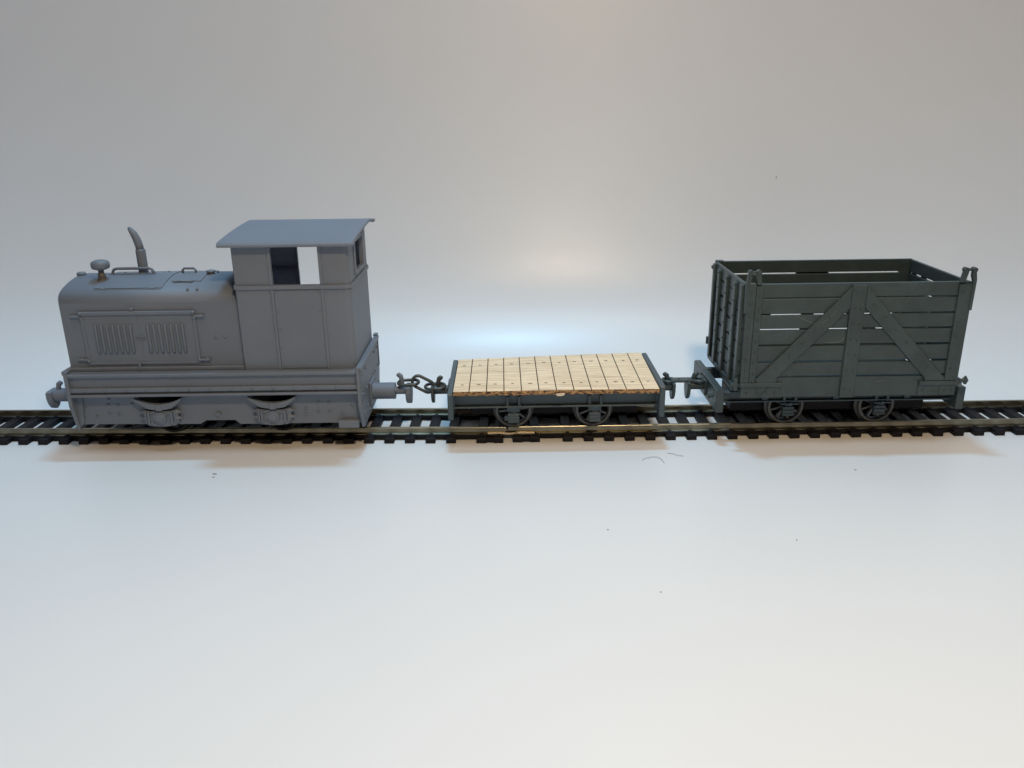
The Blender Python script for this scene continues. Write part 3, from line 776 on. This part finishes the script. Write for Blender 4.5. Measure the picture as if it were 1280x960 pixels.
for s in (-1, 1):          # end panels
    q = lambda a, c: tuple(sorted((s*a, s*c)))
    b = MB()
    for z0, z1 in PL[:-1]: b.box(*q(33.2, 34.2), -18.1, 18.1, z0, z1-.1, .14)
    b.box(*q(33.2, 34.2), -18.1, 18.1, 19.6, 23.2, .14)
    end = b.build('end_planks', g, BW)
    b = MB()
    for y in (-16.9, -9.4, .6, 10.2, 16.9):
        w_ = 1.0 if abs(y) > 15 else 1.25
        b.box(*q(34.15, 35.1), y-w_, y+w_, 19.2, 52.6 if abs(y) > 15 else 51.8, .15)
    b.box(*q(34.15, 34.9), -18.0, 18.0, 18.4, 19.9, .12)
    b.build('end_post', g, end)
    b = MB()
    for y in (-9.4, .6, 10.2):
        for z0, z1 in PL[:-1]: b.rivet(s*35.1, y-.4, (z0+z1)/2, ax=0, r=.32, h=.3)
    b.into(end)
# door straps on the front corners, with two knobs on top
for s in (-1, 1):
    xo = 34.35 if s > 0 else 33.95
    y0, y1 = -20.5, -19.2
    b = MB()
    X = lambda a: s*(xo + a)
    P = [(X(-.55), 44.3), (X(.4), 44.3), (X(.5), 53.6), (X(0), 56.2), (X(-1.1), 56.6), (X(-1.1), 54.9), (X(-.5), 53.2)]
    b.prism(P, 1, y0, y1, .1)
    b.prism([(X(-4.3), 53.0), (X(-2.9), 53.0), (X(-2.2), 56.6), (X(-3.7), 56.4)], 1, y0, y1, .1)
    o = b.build('corner_strap', g, BW)
    b = MB()
    for a in (-.6, -3.1): b.cyl((X(a), -20.7, 56.7), (X(a), -19.0, 56.7), .75, n=14)
    b.cyl((X(-3.1), -19.85, 56.7), (X(-.45), -19.85, 56.7), .42, n=10)
    b.build('strap_knob', g, o)
b = MB()
b.cyl((-34.6, 17.6, 51.0), (-34.6, 19.2, 51.0), .8, n=12); b.cyl((-34.9, 18.9, 23.5), (-34.9, 18.9, 26.0), .7, n=12)
b.build('rear_knob', g, BW)
MB().box(-33.0, 33.8, -18.2, 18.2, 17.4, 18.4, 0).build('floor_board', g, BW)
underframe(BW, BLUEG, 37.3, 15, 16.5, 12.9, 11.4)
for x in (-15.0, 14.9): axleguard(BW, BLUEG, x, 16.2, 10.0, 11.4); wheelset(BW, x)
for s in (-1, 1):
    b = MB(); b.prism([(-16.3, 10.6), (16.3, 10.6), (16.3, 18.1), (-16.3, 18.1)], 0, *sorted((s*37.4, s*39.9)), .25)
    o = b.build('headstock', GREEN, BW)
    b = MB(); b.box(*sorted((s*39.8, s*40.5)), -3.3, 3.3, 11.8, 17.0, .2)
    for y in (-11, -7.5, 7.5, 11): b.rivet(s*39.9, y, 14.6 if y in (-11, 11) else 13.0, ax=0, r=.6, h=.45)
    b.rivet(s*39.9, 4.6, 16.9, ax=0, r=.5, h=.4)
    b.build('coupler_mount', GREEN, o)
    coupler(BW, 'coupler', 45.0, s, 14.3, 39.9, GREEN, 1.35, 4.0)

# ------------------------------------------------------------------ loose couplings
def oval(L, W, n=28):
    """flat link outline in its own plane, long axis u"""
    r = W/2; out = []
    for i in range(n):
        a = 2*math.pi*i/n; u = r*math.cos(a) + (L/2 - r)*(1 if math.cos(a) >= 0 else -1); out.append((u, r*math.sin(a)))
    return out
CH = thing('coupling_chain', (-31, 0, 16), 0, 'dark three link chain hooked between the locomotive and the flat wagon', 'coupling chain')
def link(root, c0, c1, W, up, rad):
    c0, c1 = Vector(c0), Vector(c1); d = (c1-c0); L = d.length; d.normalize(); mid = (c0+c1)/2
    s_ = (Vector(up) - d*d.dot(Vector(up))).normalized()
    b = MB(); b.tube([mid + d*u + s_*v - Vector((-31, 0, 16)) for u, v in oval(L, W)], rad, n=10, closed=True)
    return b.build('chain_link', DARKCH, root)
link(CH, (-38.2, -.3, 16.9), (-31.4, -.2, 17.1), 3.7, (0, 1, .15), .54)
link(CH, (-33.2, -.3, 18.3), (-26.6, -.3, 14.5), 3.9, (.35, .35, 1), .54)
link(CH, (-29.2, -.2, 15.4), (-22.6, -.2, 15.6), 3.7, (0, 1, .2), .54)
CBAR = thing('coupling_bar', (58, 1.2, 16.2), .4, 'dark grey-green flat coupling bar hooked between the flat wagon and the slatted wagon', 'coupling bar')
b = MB()
for xx in (-5.2, 5.2):
    pts = [(xx + 1.9*math.cos(2*math.pi*i/20), 1.9*math.sin(2*math.pi*i/20), 0) for i in range(20)]
    b.tube(pts, .6, n=10, closed=True)
b.box(-3.6, 3.6, -1.55, 1.55, -.45, .5, .15)
b.box(-4.2, -3.2, -2.0, 2.0, -.5, .5, .15); b.box(3.2, 4.2, -2.0, 2.0, -.5, .5, .15)
DB = b.build('drawbar', GREEN, CBAR)
b = MB()
for xx in (-1.7, 1.7): b.rivet(xx, -.6, .5, ax=2, r=.42, h=.2)
b.into(DB)

# ------------------------------------------------------------------ fluff and specks on the sheet
def fibre(pts, label):
    c = Vector(pts[0]); b = MB(); b.tube([Vector(p) - c for p in pts], .09, n=6)
    o = b.build('fibre', FIB); o.location = c*K; tag(o, label, 'fibre', 'dust and fibres on the sheet')
fibre([(40.0, -28.3, .1), (41.1, -27.3, .2), (42.2, -26.7, .3), (43.9, -26.1, .3), (45.5, -26.7, .3), (46.3, -28.2, .2), (46.6, -30.6, .1)], 'arch-shaped grey fibre on the sheet in front of the gap between the wagons')
fibre([(48.9, -23.1, .1), (50.6, -23.9, .25), (52.0, -25.2, .25), (53.6, -25.5, .1)], 'short wavy grey fibre on the sheet, just right of the arched one')
def speck(x, y, r, label, z=.1):
    t = MB(); rng = random.Random(int(x*10)); 
    tt = bmesh.new(); bmesh.ops.create_icosphere(tt, subdivisions=2, radius=1)
    for v in tt.verts: v.co = v.co * rng.uniform(.7, 1.2); v.co = Vector((v.co.x*r, v.co.y*r*.6, v.co.z*.12))
    t._take(tt, False); o = t.build('dust_speck', DUST); o.location = Vector((x, y, z))*K
    tag(o, label, 'dust speck', 'dust and fibres on the sheet')
speck(-90.6, -34.4, .7, 'dark dust speck on the sheet in front of the locomotive cab, larger of the two')
speck(-90.2, -36.6, .45, 'smaller dark dust speck on the sheet in front of the locomotive cab')
speck(102.8, -37.0, .40, 'tiny round dark speck on the sheet in front of the slatted wagon')
speck(33.2, -100.4, .24, 'tiny dark speck alone on the sheet, nearest the camera')
speck(24.5, -71.5, .26, 'tiny grey speck on the sheet in front of the flat wagon')
speck(71.5, -78, .26, 'tiny grey speck on the bare sheet below the left end of the slatted wagon')
def wall_speck(x, z, r, label):
    b = MB(); t = bmesh.new(); bmesh.ops.create_icosphere(t, subdivisions=2, radius=r)
    b._take(t, True); o = b.build('dust_speck', DUST); o.location = Vector((x, WALL_Y(z), z))*K
    tag(o, label, 'dust speck', 'dust and fibres on the sheet')
wall_speck(115, 74, .28, 'tiny dark speck on the upright back of the sheet, above the slatted wagon')
wall_speck(216, 15, .28, 'tiny dark speck on the upright back of the sheet, right of the slatted wagon')
